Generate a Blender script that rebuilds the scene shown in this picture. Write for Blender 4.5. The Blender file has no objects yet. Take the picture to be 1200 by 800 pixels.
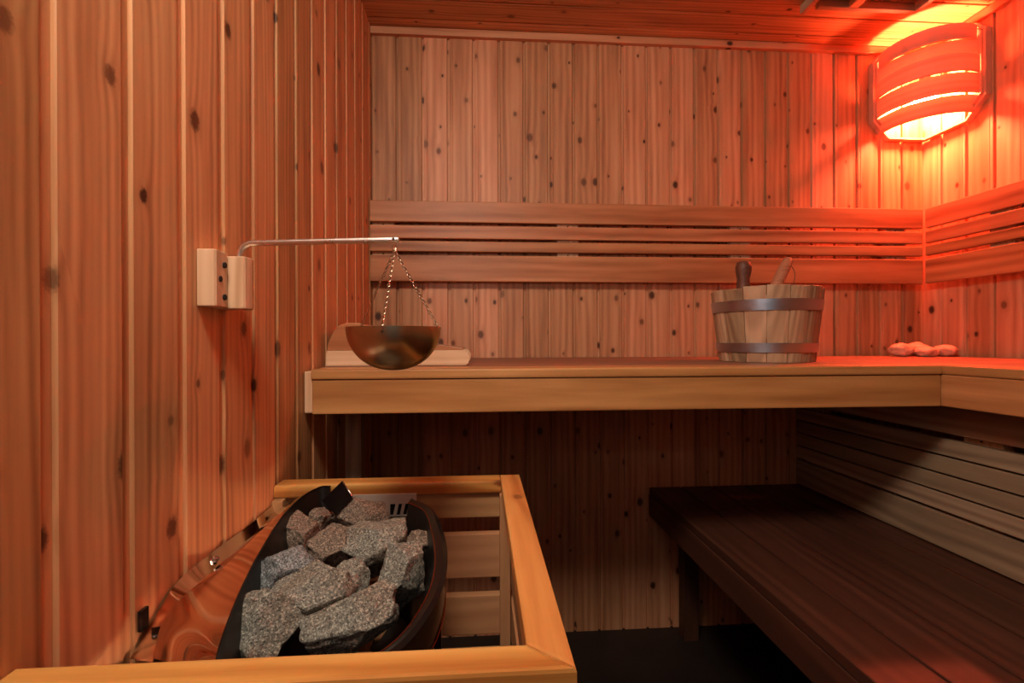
import bpy, bmesh, math, random
from mathutils import Vector, Matrix, noise
scene = bpy.context.scene
random.seed(7)

# ------------------------------------------------------------------ camera, light, exposure
F_PX = 554.7
YAW, PITCH, ROLL, CAM_H = 0.0675, -0.0013, 0.0031, 1.0022
cd = bpy.data.cameras.new('camera'); cam = bpy.data.objects.new('camera', cd)
scene.collection.objects.link(cam); scene.camera = cam
cd.sensor_width = 36; cd.lens = F_PX * 36 / 1200; cd.clip_start = 0.02
cam.location = (0, 0, CAM_H)
cam.matrix_world = (Matrix.Translation((0, 0, CAM_H)) @ Matrix.Rotation(-YAW, 4, 'Z') @
                    Matrix.Rotation(math.pi/2 + PITCH, 4, 'X') @ Matrix.Rotation(-ROLL, 4, 'Z'))
scene.view_settings.view_transform = 'Standard'
scene.view_settings.look = 'None'
scene.view_settings.gamma = 1
scene.view_settings.use_curve_mapping = False
scene.view_settings.exposure = 0.0
scene.cycles.blur_glossy = 0.15

world = bpy.data.worlds.new('world'); scene.world = world; world.use_nodes = True
world.node_tree.nodes['Background'].inputs[0].default_value = (0.9, 0.95, 1, 1)
world.node_tree.nodes['Background'].inputs[1].default_value = 0.05

def area(name, loc, target, sx, sy, power, col):
    l = bpy.data.lights.new(name, 'AREA'); l.shape = 'RECTANGLE'; l.size = sx; l.size_y = sy
    l.energy = power; l.color = col
    o = bpy.data.objects.new(name, l); scene.collection.objects.link(o); o.location = loc
    o.rotation_euler = (Vector(target) - Vector(loc)).to_track_quat('-Z', 'Y').to_euler()
    return o
# added fill at the unseen doorway behind the camera, also lifting the slat screen
area('doorway_fill', (-0.05, -0.62, 1.45), (0.25, 1.5, 1.2), 0.42, 0.5, 0.9, (1, 0.93, 0.86))
# added area light above the camera, for flash bounced off the ceiling
area('bounced_flash', (-0.15, 0.06, 2.0), (0.22, 0.80, 0.8), 0.32, 0.32, 18, (1, 0.88, 0.70))
# added spot over the upper bench, cone narrowed to spare the wall underneath
sp = bpy.data.lights.new('added_spot', 'SPOT'); sp.energy = 8.5; sp.color = (1, 0.92, 0.84); sp.spot_size = math.radians(50); sp.spot_blend = 0.5; sp.shadow_soft_size = 0.05
spo = bpy.data.objects.new('added_spot', sp); scene.collection.objects.link(spo); spo.location = (-0.24, -0.05, 1.28)
spo.rotation_euler = (Vector((0.45, 1.6, 1.36)) - Vector(spo.location)).to_track_quat('-Z', 'Y').to_euler()
LAMP_COL = (1.0, 0.122, 0.05)
LAMP_STRENGTH = 2100

# ------------------------------------------------------------------ dimensions (metres)
XL, XR, D, C = -0.36, 1.61, 1.612, 2.05
YF0 = -0.60                     # front wall
BT, BF, BY, BX = 0.945, 0.854, 0.987, 1.025   # upper bench top, fascia bottom, front edges

def unproject(px, py, axis, c):
    u = (px-600)/F_PX; v = (400-py)/F_PX
    cx = u*math.cos(ROLL)-v*math.sin(ROLL); b = u*math.sin(ROLL)+v*math.cos(ROLL)
    cz = math.cos(PITCH)-b*math.sin(PITCH); cy = math.sin(PITCH)+b*math.cos(PITCH)
    r = Vector((cx*math.cos(YAW)+cz*math.sin(YAW), -cx*math.sin(YAW)+cz*math.cos(YAW), cy))
    o = Vector((0, 0, CAM_H)); t = (c-o[axis])/r[axis]
    return o + r*t

# ------------------------------------------------------------------ materials
def new_mat(name):
    m = bpy.data.materials.new(name); m.use_nodes = True
    nt = m.node_tree; return m, nt, nt.nodes['Principled BSDF']
def N(nt, t, **kw):
    n = nt.nodes.new(t)
    for k, v in kw.items():
        if k.startswith('i_'):
            key = k[2:]; key = int(key) if key.isdigit() else key.replace('_', ' ')
            n.inputs[key].default_value = v
        else: setattr(n, k, v)
    return n
def M(nt, op, a, b=None, c=None, clamp=False):
    n = nt.nodes.new('ShaderNodeMath'); n.operation = op; n.use_clamp = clamp
    for i, x in enumerate((a, b, c)):
        if x is None: continue
        if isinstance(x, (int, float)): n.inputs[i].default_value = x
        else: nt.links.new(x, n.inputs[i])
    return n.outputs[0]
def ramp(nt, fac, stops):
    r = nt.nodes.new('ShaderNodeValToRGB'); e = r.color_ramp.elements
    while len(e) < len(stops): e.new(0.5)
    for i, (p, c) in enumerate(stops): e[i].position = p; e[i].color = (*c, 1)
    nt.links.new(fac, r.inputs[0]); return r.outputs[0]
def mixc(nt, fac, a, b, mode='MIX'):
    n = nt.nodes.new('ShaderNodeMix'); n.data_type = 'RGBA'; n.blend_type = mode
    for s, x in ((n.inputs[0], fac), (n.inputs[6], a), (n.inputs[7], b)):
        if isinstance(x, (int, float)): s.default_value = x
        elif isinstance(x, tuple): s.default_value = (*x, 1)
        else: nt.links.new(x, s)
    return n.outputs[2]

def wood(name, light, mid, dark, knots=1.0, rough=0.5, ring=170., wander=0.035, bump=0.25, knot_col=(0.06, 0.018, 0.008),
         tintvar=0.22, knot_scale=(11., 4.6), amp=1.0, translucent=0.0, spec=0.35):
    """knotty board: the UV map is in metres, v along the grain, offset per board."""
    m, nt, p = new_mat(name); L = nt.links
    uv = N(nt, 'ShaderNodeUVMap', uv_map='UVMap')
    sep = N(nt, 'ShaderNodeSeparateXYZ'); L.new(uv.outputs[0], sep.inputs[0])
    u, v = sep.outputs[0], sep.outputs[1]
    at = N(nt, 'ShaderNodeAttribute', attribute_name='rnd'); rnd = at.outputs['Fac']
    # knots
    cmb = N(nt, 'ShaderNodeCombineXYZ')
    L.new(M(nt, 'MULTIPLY', u, knot_scale[0]), cmb.inputs[0]); L.new(M(nt, 'MULTIPLY', v, knot_scale[1]), cmb.inputs[1])
    vor = N(nt, 'ShaderNodeTexVoronoi', voronoi_dimensions='2D', i_Scale=1.0, i_Randomness=0.9)
    L.new(cmb.outputs[0], vor.inputs['Vector'])
    # vector from the cell centre, back in metres (slightly elongated with the grain)
    vs = N(nt, 'ShaderNodeVectorMath', operation='SUBTRACT'); L.new(cmb.outputs[0], vs.inputs[0]); L.new(vor.outputs['Position'], vs.inputs[1])
    s2 = N(nt, 'ShaderNodeSeparateXYZ'); L.new(vs.outputs[0], s2.inputs[0])
    du = M(nt, 'DIVIDE', s2.outputs[0], knot_scale[0]); dv = M(nt, 'DIVIDE', s2.outputs[1], knot_scale[1])
    dist = M(nt, 'SQRT', M(nt, 'ADD', M(nt, 'MULTIPLY', du, du), M(nt, 'MULTIPLY', M(nt, 'MULTIPLY', dv, dv), 0.5)))
    cs = N(nt, 'ShaderNodeSeparateColor'); L.new(vor.outputs['Color'], cs.inputs[0])
    has = M(nt, 'GREATER_THAN', cs.outputs[0], 1.0-0.62*knots)
    rad = M(nt, 'MULTIPLY', M(nt, 'MULTIPLY_ADD', M(nt, 'POWER', cs.outputs[1], 1.8), 0.0070, 0.0028), has)
    near = M(nt, 'DIVIDE', dist, M(nt, 'ADD', rad, 0.0002))
    kn = N(nt, 'ShaderNodeTexNoise', i_Scale=260., i_Detail=2.); L.new(uv.outputs[0], kn.inputs['Vector'])
    nearw = M(nt, 'ADD', near, M(nt, 'MULTIPLY_ADD', kn.outputs[0], 0.9, -0.45))
    kmask = M(nt, 'MULTIPLY', M(nt, 'SUBTRACT', 1.35, nearw, clamp=True), has)
    halo = M(nt, 'MULTIPLY', M(nt, 'DIVIDE', 1.0, M(nt, 'MULTIPLY_ADD', M(nt, 'MULTIPLY', near, near), 0.28, 1.0)), has)
    # growth rings wander along the board and bend round the knots
    c2 = N(nt, 'ShaderNodeCombineXYZ'); L.new(M(nt, 'MULTIPLY', u, 9.), c2.inputs[0]); L.new(M(nt, 'MULTIPLY', v, 1.3), c2.inputs[1])
    n1 = N(nt, 'ShaderNodeTexNoise', i_Scale=1.0, i_Detail=1.5); L.new(c2.outputs[0], n1.inputs['Vector'])
    uu = M(nt, 'MULTIPLY_ADD', n1.outputs[0], wander, u)
    uu = M(nt, 'MULTIPLY_ADD', halo, 0.010, uu)
    w = M(nt, 'SINE', M(nt, 'MULTIPLY', uu, ring*6.2832/2))
    w2 = M(nt, 'SINE', M(nt, 'MULTIPLY_ADD', uu, ring*6.2832*0.37, 1.3))
    c3 = N(nt, 'ShaderNodeCombineXYZ'); L.new(M(nt, 'MULTIPLY', u, 420.), c3.inputs[0]); L.new(M(nt, 'MULTIPLY', v, 14.), c3.inputs[1])
    n2 = N(nt, 'ShaderNodeTexNoise', i_Scale=1.0, i_Detail=3.); L.new(c3.outputs[0], n2.inputs['Vector'])
    c4 = N(nt, 'ShaderNodeCombineXYZ'); L.new(M(nt, 'MULTIPLY', u, 28.), c4.inputs[0]); L.new(M(nt, 'MULTIPLY', v, 2.2), c4.inputs[1])
    n3 = N(nt, 'ShaderNodeTexNoise', i_Scale=1.0, i_Detail=3.); L.new(c4.outputs[0], n3.inputs['Vector'])
    f = M(nt, 'ADD', M(nt, 'MULTIPLY_ADD', w, 0.055*amp, 0.0), M(nt, 'MULTIPLY', w2, 0.06*amp))
    f = M(nt, 'ADD', f, M(nt, 'MULTIPLY_ADD', n2.outputs[0], 0.16, -0.08))
    f = M(nt, 'ADD', f, M(nt, 'MULTIPLY_ADD', n3.outputs[0], 0.7*amp, -0.35*amp))
    f = M(nt, 'ADD', f, M(nt, 'MULTIPLY_ADD', rnd, tintvar*0.9, 0.5-tintvar*0.45), clamp=True)
    col = ramp(nt, f, [(0.12, dark), (0.5, mid), (0.86, light)])
    hue = N(nt, 'ShaderNodeHueSaturation'); L.new(col, hue.inputs['Color'])
    L.new(M(nt, 'MULTIPLY_ADD', rnd, tintvar, 1-tintvar/2), hue.inputs['Value'])
    L.new(M(nt, 'MULTIPLY_ADD', rnd, -0.012, 0.506), hue.inputs['Hue'])
    col = hue.outputs[0]
    ring2 = M(nt, 'MULTIPLY', M(nt, 'SUBTRACT', halo, 0.25, clamp=True), 0.55)
    col = mixc(nt, ring2, col, dark)
    col = mixc(nt, M(nt, 'MULTIPLY', M(nt, 'MULTIPLY', kmask, 1.6, clamp=True), M(nt, 'MULTIPLY_ADD', cs.outputs[2], 0.5, 0.5)), col, knot_col)
    L.new(col, p.inputs['Base Color'])
    p.inputs['Roughness'].default_value = rough; p.inputs['Specular IOR Level'].default_value = spec
    b = N(nt, 'ShaderNodeBump', i_Strength=bump, i_Distance=0.0006)
    L.new(M(nt, 'ADD', M(nt, 'MULTIPLY', n2.outputs[0], 0.6), M(nt, 'MULTIPLY', w, 0.25)), b.inputs['Height'])
    L.new(b.outputs[0], p.inputs['Normal'])
    if translucent:
        tr = N(nt, 'ShaderNodeBsdfTranslucent'); L.new(col, tr.inputs[0])
        mx = N(nt, 'ShaderNodeMixShader', i_0=translucent)
        L.new(p.outputs[0], mx.inputs[1]); L.new(tr.outputs[0], mx.inputs[2])
        L.new(mx.outputs[0], nt.nodes['Material Output'].inputs[0])
    return m

PINE = wood('knotty_pine', (0.76, 0.40, 0.19), (0.60, 0.275, 0.12), (0.32, 0.115, 0.045), knots=1.15, amp=1.35)
PINE_B = wood('knotty_pine_back', ring=100., light=(0.70, 0.355, 0.195), mid=(0.55, 0.235, 0.115), dark=(0.30, 0.10, 0.045), tintvar=0.26, knots=1.4, knot_scale=(13., 6.), amp=1.2)
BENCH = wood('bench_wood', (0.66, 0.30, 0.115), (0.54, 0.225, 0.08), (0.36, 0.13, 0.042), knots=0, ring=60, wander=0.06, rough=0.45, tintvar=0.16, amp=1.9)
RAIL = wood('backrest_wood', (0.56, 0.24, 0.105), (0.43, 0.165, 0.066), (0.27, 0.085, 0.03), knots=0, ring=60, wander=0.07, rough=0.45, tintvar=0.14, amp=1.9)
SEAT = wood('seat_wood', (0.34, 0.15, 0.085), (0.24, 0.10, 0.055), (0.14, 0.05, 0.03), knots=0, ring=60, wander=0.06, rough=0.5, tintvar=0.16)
GREYW = wood('greyed_wood', (0.50, 0.34, 0.22), (0.37, 0.235, 0.15), (0.21, 0.125, 0.08), knots=0, ring=80, wander=0.06, rough=0.6, tintvar=0.2, amp=1.6)
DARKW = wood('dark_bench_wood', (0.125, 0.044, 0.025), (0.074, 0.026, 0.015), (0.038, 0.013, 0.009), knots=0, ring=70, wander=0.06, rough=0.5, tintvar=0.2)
GUARD = wood('guard_rail_wood', (0.72, 0.38, 0.12), (0.60, 0.27, 0.07), (0.40, 0.13, 0.028), knots=0.30, ring=80, wander=0.06, rough=0.38, knot_col=(0.08, 0.02, 0.008), knot_scale=(18., 9.), tintvar=0.1, amp=2.0)
PALE = wood('pale_wood', (0.80, 0.56, 0.36), (0.70, 0.44, 0.26), (0.50, 0.27, 0.14), knots=0, ring=130, wander=0.03, rough=0.5, tintvar=0.1, amp=1.6)
GPLANK = wood('guard_plank_wood', (0.60, 0.32, 0.16), (0.48, 0.24, 0.11), (0.32, 0.14, 0.06), knots=0.0, ring=90, wander=0.05, rough=0.5, tintvar=0.15)
STAVE = wood('stave_wood', (0.50, 0.31, 0.185), (0.38, 0.22, 0.125), (0.22, 0.11, 0.06), knots=0, ring=160, wander=0.03, rough=0.55, tintvar=0.35, amp=1.7)
SHADE = wood('lamp_slat_wood', (0.80, 0.50, 0.36), (0.72, 0.40, 0.27), (0.52, 0.25, 0.15), knots=0, ring=110, wander=0.04, rough=0.5, translucent=0.15, tintvar=0.12)
LADLE = wood('dark_handle_wood', (0.16, 0.06, 0.03), (0.10, 0.035, 0.02), (0.05, 0.017, 0.01), knots=0, rough=0.5)
RED_W = wood('reddish_handle_wood', (0.60, 0.25, 0.14), (0.50, 0.18, 0.10), (0.33, 0.10, 0.05), knots=0, rough=0.5)

def metal(name, col, rough, brush=None, metallic=1.0, bump=0.0):
    m, nt, p = new_mat(name)
    p.inputs['Base Color'].default_value = (*col, 1); p.inputs['Metallic'].default_value = metallic
    p.inputs['Roughness'].default_value = rough
    tc = N(nt, 'ShaderNodeTexCoord'); n = N(nt, 'ShaderNodeTexNoise', i_Scale=35., i_Detail=4.)
    mp = N(nt, 'ShaderNodeMapping'); mp.inputs['Scale'].default_value = brush or (1, 1, 1)
    nt.links.new(tc.outputs['Object'], mp.inputs[0]); nt.links.new(mp.outputs[0], n.inputs['Vector'])
    nt.links.new(M(nt, 'MULTIPLY_ADD', n.outputs[0], rough*0.6, rough*0.7), p.inputs['Roughness'])
    if bump:
        b = N(nt, 'ShaderNodeBump', i_Strength=bump, i_Distance=0.001); nt.links.new(n.outputs[0], b.inputs['Height'])
        nt.links.new(b.outputs[0], p.inputs['Normal'])
    return m
MIRROR = metal('polished_steel', (0.72, 0.55, 0.45), 0.07)
STEEL = metal('brushed_steel', (0.62, 0.60, 0.58), 0.28, (1, 1, 12))
ROD = metal('satin_aluminium', (0.80, 0.80, 0.80), 0.28)
BRASS = metal('aged_brass', (0.50, 0.40, 0.26), 0.30, (1, 1, 1))
CHAIN = metal('brass_chain', (0.50, 0.36, 0.26), 0.3)
BAND = metal('bluish_steel_band', (0.46, 0.50, 0.60), 0.33, (1, 1, 10))
BLACKM = metal('black_gloss_steel', (0.012, 0.010, 0.010), 0.22, metallic=0.3)
BLACKI = metal('black_inner_steel', (0.012, 0.009, 0.008), 0.45, metallic=0.2)  # near-black all over the inside of the stone tray
COPPER = metal('coppery_edge', (0.35, 0.14, 0.09), 0.25)
SHELL = metal('shell_steel', (0.42, 0.29, 0.20), 0.3, (1, 1, 1), metallic=0.6)
HOLE = metal('dark_hole', (0.01, 0.006, 0.005), 0.8, metallic=0.0)

def plain(name, col, rough, var=0.3, scale=40., bump=0.3, dist=0.001):
    m, nt, p = new_mat(name)
    tc = N(nt, 'ShaderNodeTexCoord'); n = N(nt, 'ShaderNodeTexNoise', i_Scale=scale, i_Detail=5.)
    nt.links.new(tc.outputs['Object'], n.inputs['Vector'])
    a = tuple(c*(1-var) for c in col); b = tuple(min(1, c*(1+var)) for c in col)
    nt.links.new(ramp(nt, n.outputs[0], [(0.3, a), (0.7, b)]), p.inputs['Base Color'])
    p.inputs['Roughness'].default_value = rough
    bm = N(nt, 'ShaderNodeBump', i_Strength=bump, i_Distance=dist); nt.links.new(n.outputs[0], bm.inputs['Height'])
    nt.links.new(bm.outputs[0], p.inputs['Normal'])
    return m
GALV = metal('galvanised_plate', (0.62, 0.54, 0.47), 0.5, metallic=0.6)
FLOOR = plain('dark_floor', (0.018, 0.010, 0.008), 0.55, scale=8.)
LUMP = plain('pale_stone', (0.62, 0.30, 0.20), 0.6, 0.25, 60., 0.6, 0.003)
CORD = plain('cord', (0.10, 0.05, 0.03), 0.8)

def granite(name, base, warm):
    m, nt, p = new_mat(name); L = nt.links
    tc = N(nt, 'ShaderNodeTexCoord')
    v1 = N(nt, 'ShaderNodeTexVoronoi', i_Scale=650.); L.new(tc.outputs['Object'], v1.inputs['Vector'])
    n1 = N(nt, 'ShaderNodeTexNoise', i_Scale=330., i_Detail=4., i_Roughness=0.7); L.new(tc.outputs['Object'], n1.inputs['Vector'])
    n2 = N(nt, 'ShaderNodeTexNoise', i_Scale=14., i_Detail=4.); L.new(tc.outputs['Object'], n2.inputs['Vector'])
    sc = N(nt, 'ShaderNodeSeparateColor'); L.new(v1.outputs['Color'], sc.inputs[0])
    f = M(nt, 'ADD', M(nt, 'MULTIPLY', sc.outputs[0], 0.55), M(nt, 'MULTIPLY', n1.outputs[0], 0.5))
    d = tuple(c*0.16 for c in base); l = tuple(min(1, c*2.5) for c in base)
    col = ramp(nt, f, [(0.22, d), (0.40, tuple(c*0.7 for c in base)), (0.62, base), (0.86, l)])
    col = mixc(nt, M(nt, 'MULTIPLY', M(nt, 'SUBTRACT', n2.outputs[0], 0.44, clamp=True), 3.4, clamp=True), col, mixc(nt, 1.0, col, warm, 'MULTIPLY'))
    L.new(col, p.inputs['Base Color']); p.inputs['Roughness'].default_value = 0.75
    n3 = N(nt, 'ShaderNodeTexNoise', i_Scale=75., i_Detail=8., i_Roughness=0.72); L.new(tc.outputs['Object'], n3.inputs['Vector'])
    b = N(nt, 'ShaderNodeBump', i_Strength=0.9, i_Distance=0.0035); L.new(n3.outputs[0], b.inputs['Height'])
    L.new(b.outputs[0], p.inputs['Normal'])
    return m
ROCK = granite('grey_granite', (0.22, 0.21, 0.18), (1.0, 0.72, 0.56))
ROCK_W = granite('brown_granite', (0.20, 0.145, 0.11), (1.0, 0.75, 0.62))
ROCK_B = granite('bluish_granite', (0.19, 0.205, 0.215), (1.0, 0.86, 0.78))

# ------------------------------------------------------------------ mesh helpers
class MB:
    """collects shapes in world coordinates; build() links them as ONE mesh object"""
    def __init__(s):
        s.bm = bmesh.new(); s.uv = s.bm.loops.layers.uv.new('UVMap'); s.rn = s.bm.faces.layers.float.new('rnd')
    def _finish(s, faces, g, rnd=None, off=None):
        rnd = random.random() if rnd is None else rnd
        off = off or (random.uniform(0, 40), random.uniform(0, 40))
        ax = [0, 1, 2]; others = [a for a in ax if a != g]
        for f in faces:
            f.normal_update()
            n = f.normal; k = max(range(3), key=lambda i: abs(n[i]))
            for lp in f.loops:
                co = lp.vert.co
                if k == g: uvv = (co[others[0]], co[others[1]]*0.15)
                else:
                    o = [a for a in others if a != k][0]; uvv = (co[o]+co[k], co[g])
                lp[s.uv].uv = (uvv[0]+off[0], uvv[1]+off[1])
            f[s.rn] = rnd
    def merge(s, t, g, rnd=None, off=None):
        t.verts.ensure_lookup_table(); mp = {}
        for v in t.verts: mp[v] = s.bm.verts.new(v.co)
        fs = []
        for f in t.faces:
            try: nf = s.bm.faces.new([mp[v] for v in f.verts])
            except ValueError: continue
            nf.smooth = f.smooth; fs.append(nf)
        s._finish(fs, g, rnd, off); t.free(); return fs
    def box(s, x0, x1, y0, y1, z0, z1, g=0, bev=0.002, seg=2, rnd=None, rot=None, off=None):
        t = bmesh.new(); r = bmesh.ops.create_cube(t, size=1)
        bmesh.ops.scale(t, vec=(abs(x1-x0), abs(y1-y0), abs(z1-z0)), verts=t.verts)
        if bev: bmesh.ops.bevel(t, geom=t.edges[:], offset=bev, segments=seg, profile=0.6, affect='EDGES', clamp_overlap=True)
        if rot is not None: bmesh.ops.rotate(t, cent=(0, 0, 0), matrix=rot, verts=t.verts)
        bmesh.ops.translate(t, vec=((x0+x1)/2, (y0+y1)/2, (z0+z1)/2), verts=t.verts)
        return s.merge(t, g, rnd, off)
    def prism(s, poly, axis, a, b, g=0, bev=0.0015, rnd=None, off=None, smooth=False):
        """closed polygon (2D, in the two other axes in order) extruded along axis from a to b"""
        oth = [i for i in range(3) if i != axis]; t = bmesh.new(); vs = []
        for q in poly:
            c = [0, 0, 0]; c[oth[0]], c[oth[1]], c[axis] = q[0], q[1], a; vs.append(t.verts.new(c))
        f = t.faces.new(vs); r = bmesh.ops.extrude_face_region(t, geom=[f])
        d = [0, 0, 0]; d[axis] = b-a
        bmesh.ops.translate(t, vec=d, verts=[v for v in r['geom'] if isinstance(v, bmesh.types.BMVert)])
        bmesh.ops.recalc_face_normals(t, faces=t.faces[:])
        if bev:
            cap = [e for e in t.edges if any(abs(abs(ff.normal[axis])-1) < 1e-3 for ff in e.link_faces)]
            bmesh.ops.bevel(t, geom=cap, offset=bev, segments=2, profile=0.6, affect='EDGES', clamp_overlap=True)
        return s.merge(t, g, rnd, off)
    def tube(s, pts, r, seg=12, closed=False, g=0, cap=True):
        pts = [Vector(p) for p in pts]; n = len(pts); rings = []; t = bmesh.new(); up = None
        rr = r if isinstance(r, (list, tuple)) else [r]*n
        for i, p in enumerate(pts):
            a = pts[(i-1) % n] if (closed or i > 0) else p; b = pts[(i+1) % n] if (closed or i < n-1) else p
            d = (b-a).normalized()
            if up is None: up = Vector((0, 0, 1)) if abs(d.z) < 0.9 else Vector((1, 0, 0))
            x = d.cross(up).normalized(); y = x.cross(d).normalized(); up = y
            rings.append([t.verts.new(p + x*math.cos(2*math.pi*k/seg)*rr[i] + y*math.sin(2*math.pi*k/seg)*rr[i]) for k in range(seg)])
        for i in range(n if closed else n-1):
            A, B = rings[i], rings[(i+1) % n]
            for k in range(seg):
                f = t.faces.new((A[k], A[(k+1) % seg], B[(k+1) % seg], B[k])); f.smooth = True
        if cap and not closed: t.faces.new(rings[0][::-1]); t.faces.new(rings[-1])
        bmesh.ops.recalc_face_normals(t, faces=t.faces[:])
        return s.merge(t, g)
    def lathe(s, prof, c, seg=48, a0=0., a1=2*math.pi, g=2, rnd=None, off=None, closed=False):
        """profile (r, z) turned about the vertical through c"""
        t = bmesh.new(); full = abs(a1-a0-2*math.pi) < 1e-6; n = seg if full else seg+1; cols = []
        for k in range(n):
            a = a0+(a1-a0)*k/seg
            cols.append([t.verts.new((c[0]+r*math.cos(a), c[1]+r*math.sin(a), c[2]+z)) for r, z in prof])
        m = len(prof)
        for k in range(seg):
            A, B = cols[k], cols[(k+1) % n]
            for j in range(m if closed else m-1):
                f = t.faces.new((A[j], B[j], B[(j+1) % m], A[(j+1) % m])); f.smooth = True
        if not full and closed: t.faces.new(cols[0]); t.faces.new(cols[-1][::-1])
        bmesh.ops.remove_doubles(t, verts=t.verts, dist=1e-6)
        bmesh.ops.recalc_face_normals(t, faces=t.faces[:])
        return s.merge(t, g, rnd, off)
    def strip(s, A, B, thick=0.0, g=0, rnd=None, smooth=True, mid=None):
        """surface between two point chains, with thickness"""
        t = bmesh.new(); rows = [A] + (mid or []) + [B]
        V = [[t.verts.new(p) for p in row] for row in rows]
        for i in range(len(V)-1):
            for k in range(len(A)-1):
                f = t.faces.new((V[i][k], V[i][k+1], V[i+1][k+1], V[i+1][k])); f.smooth = smooth
        if thick:
            bmesh.ops.solidify(t, geom=t.faces[:], thickness=thick)
        bmesh.ops.recalc_face_normals(t, faces=t.faces[:])
        for f in t.faces: f.smooth = smooth
        return s.merge(t, g, rnd)
    def build(s, name, mat, parent=None, sharp=35):
        s.bm.verts.index_update()
        me = bpy.data.meshes.new(name)
        if parent is not None:
            r = parent
            off = Vector((0, 0, 0))
            while r is not None: off += Vector(r.location); r = r.parent
        else:
            vs = [v.co for v in s.bm.verts]
            off = Vector(((min(v.x for v in vs)+max(v.x for v in vs))/2, (min(v.y for v in vs)+max(v.y for v in vs))/2, min(v.z for v in vs)))
        bmesh.ops.translate(s.bm, vec=-off, verts=s.bm.verts)
        for e in s.bm.edges:
            if len(e.link_faces) == 2 and e.calc_face_angle(0) > math.radians(sharp): e.smooth = False
        s.bm.to_mesh(me); s.bm.free()
        o = bpy.data.objects.new(name, me); me.materials.append(mat); scene.collection.objects.link(o)
        if parent is not None: o.parent = parent
        else: o.location = off
        return o

def thing(name, label, cat, loc, group=None):
    o = bpy.data.objects.new(name, None); scene.collection.objects.link(o); o.location = loc
    o.empty_display_size = 0.05
    o['label'] = label; o['category'] = cat
    if group: o['group'] = group
    return o
def tag(o, label, cat, group=None):
    o['label'] = label; o['category'] = cat
    if group: o['group'] = group
    return o
def struct(o): o['kind'] = 'structure'; return o

def spline(P, n=8):
    """Catmull-Rom through the points"""
    P = [Vector(p) for p in P]; Q = [2*P[0]-P[1]] + P + [2*P[-1]-P[-2]]; out = []
    for i in range(1, len(Q)-2):
        for k in range(n):
            t = k/n; a, b, c, d = Q[i-1:i+3]
            out.append(0.5*((2*b)+(c-a)*t+(2*a-5*b+4*c-d)*t*t+(3*b-a-3*c+d)*t**3))
    out.append(P[-1]); return out

# ------------------------------------------------------------------ room shell
# tongue-and-groove boards: one continuous profile per wall; channel = recessed joint between boards
def cladding(start, pitch, lo, hi, chan=0.0085, depth=0.005, fine=True):
    """profile points (s, depth) plus a board index for each segment"""
    k0 = math.floor((lo-start)/pitch)-1; pts = []; k = k0
    while start+k*pitch < hi+pitch:
        g = start+k*pitch                       # channel from g to g+chan
        pts += [(g-0.0025, 0, k), (g-0.0004, -0.0022, k), (g, -depth, k), (g+chan, -depth, k+1), (g+chan+0.0004, -0.0014, k+1), (g+chan+0.0016, 0, k+1)]
        if fine:
            q = g+chan+0.0095
            pts += [(q, 0, k+1), (q+0.0010, -0.0011, k+1), (q+0.0020, 0, k+1)]
        k += 1
    out = [p for p in pts if lo < p[0] < hi]
    return [(lo, 0, out[0][2])] + out + [(hi, 0, out[-1][2])]
def clad_wall(name, mat, prof, place, z0, z1, flip=False):
    """place(s, d, t): world point for across s, depth d, along t"""
    s = MB(); rn = {}; of = {}
    bm = s.bm
    for (a, b) in zip(prof[:-1], prof[1:]):
        k = a[2] if a[2] == b[2] else b[2]
        if k not in rn: rn[k] = random.random(); of[k] = (random.uniform(0, 40), random.uniform(0, 40))
        cs = [(a, z0), (b, z0), (b, z1), (a, z1)]
        if flip: cs = cs[::-1]
        f = bm.faces.new([bm.verts.new(place(c[0][0], c[0][1], c[1])) for c in cs]); f[s.rn] = rn[k]
        for lp, c in zip(f.loops, cs):
            lp[s.uv].uv = (c[0][0]+c[0][1]+of[k][0], c[1]+of[k][1])
    bmesh.ops.remove_doubles(bm, verts=bm.verts, dist=1e-6)
    return s, struct_build(s, name, mat)
def struct_build(s, name, mat):
    return struct(s.build(name, mat))

clad_wall('wall_left', PINE, cladding(0.416, 0.0888, YF0, D+0.01, chan=0.0125, depth=0.004, fine=False), lambda a, d, t: (XL+d, a, t), 0, C, flip=False)
clad_wall('wall_back', PINE_B, cladding(-0.279, 0.0856, XL-0.01, XR+0.01, chan=0.0075, depth=0.008), lambda a, d, t: (a, D-d, t), 0, C, flip=False)
clad_wall('wall_right', PINE_B, cladding(1.3745, 0.0856, YF0, D+0.01, chan=0.0070, depth=0.008), lambda a, d, t: (XR-d, a, t), 0, C, flip=True)
clad_wall('ceiling', PINE, cladding(1.555, -(-0.0888), YF0, D+0.01, chan=0.0060, depth=0.004, fine=False), lambda a, d, t: (t, a, C-d), XL-0.01, XR+0.01)
f = MB(); f.box(XL-0.05, XR+0.05, YF0-0.6, D+0.05, -0.03, 0, bev=0); struct(f.build('floor', FLOOR))
w = MB()     # front wall with the open doorway
w.box(0.36, XR+0.02, YF0-0.06, YF0, 0, C, g=2, bev=0); w.box(XL-0.02, XL+0.04, YF0-0.06, YF0, 0, C, g=2, bev=0)
w.box(XL+0.04, 0.36, YF0-0.06, YF0, 1.90, C, g=0, bev=0); struct(w.build('wall_front', PINE))
t_ = MB(); t_.box(XL, XR, D-0.016, D+0.004, 2.024, C-0.002, g=0); struct(t_.build('trim_1', PINE_B))
t_ = MB(); t_.box(XR-0.016, XR+0.004, YF0, D-0.016, 2.024, C-0.002, g=1); struct(t_.build('trim_2', PINE_B))

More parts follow.
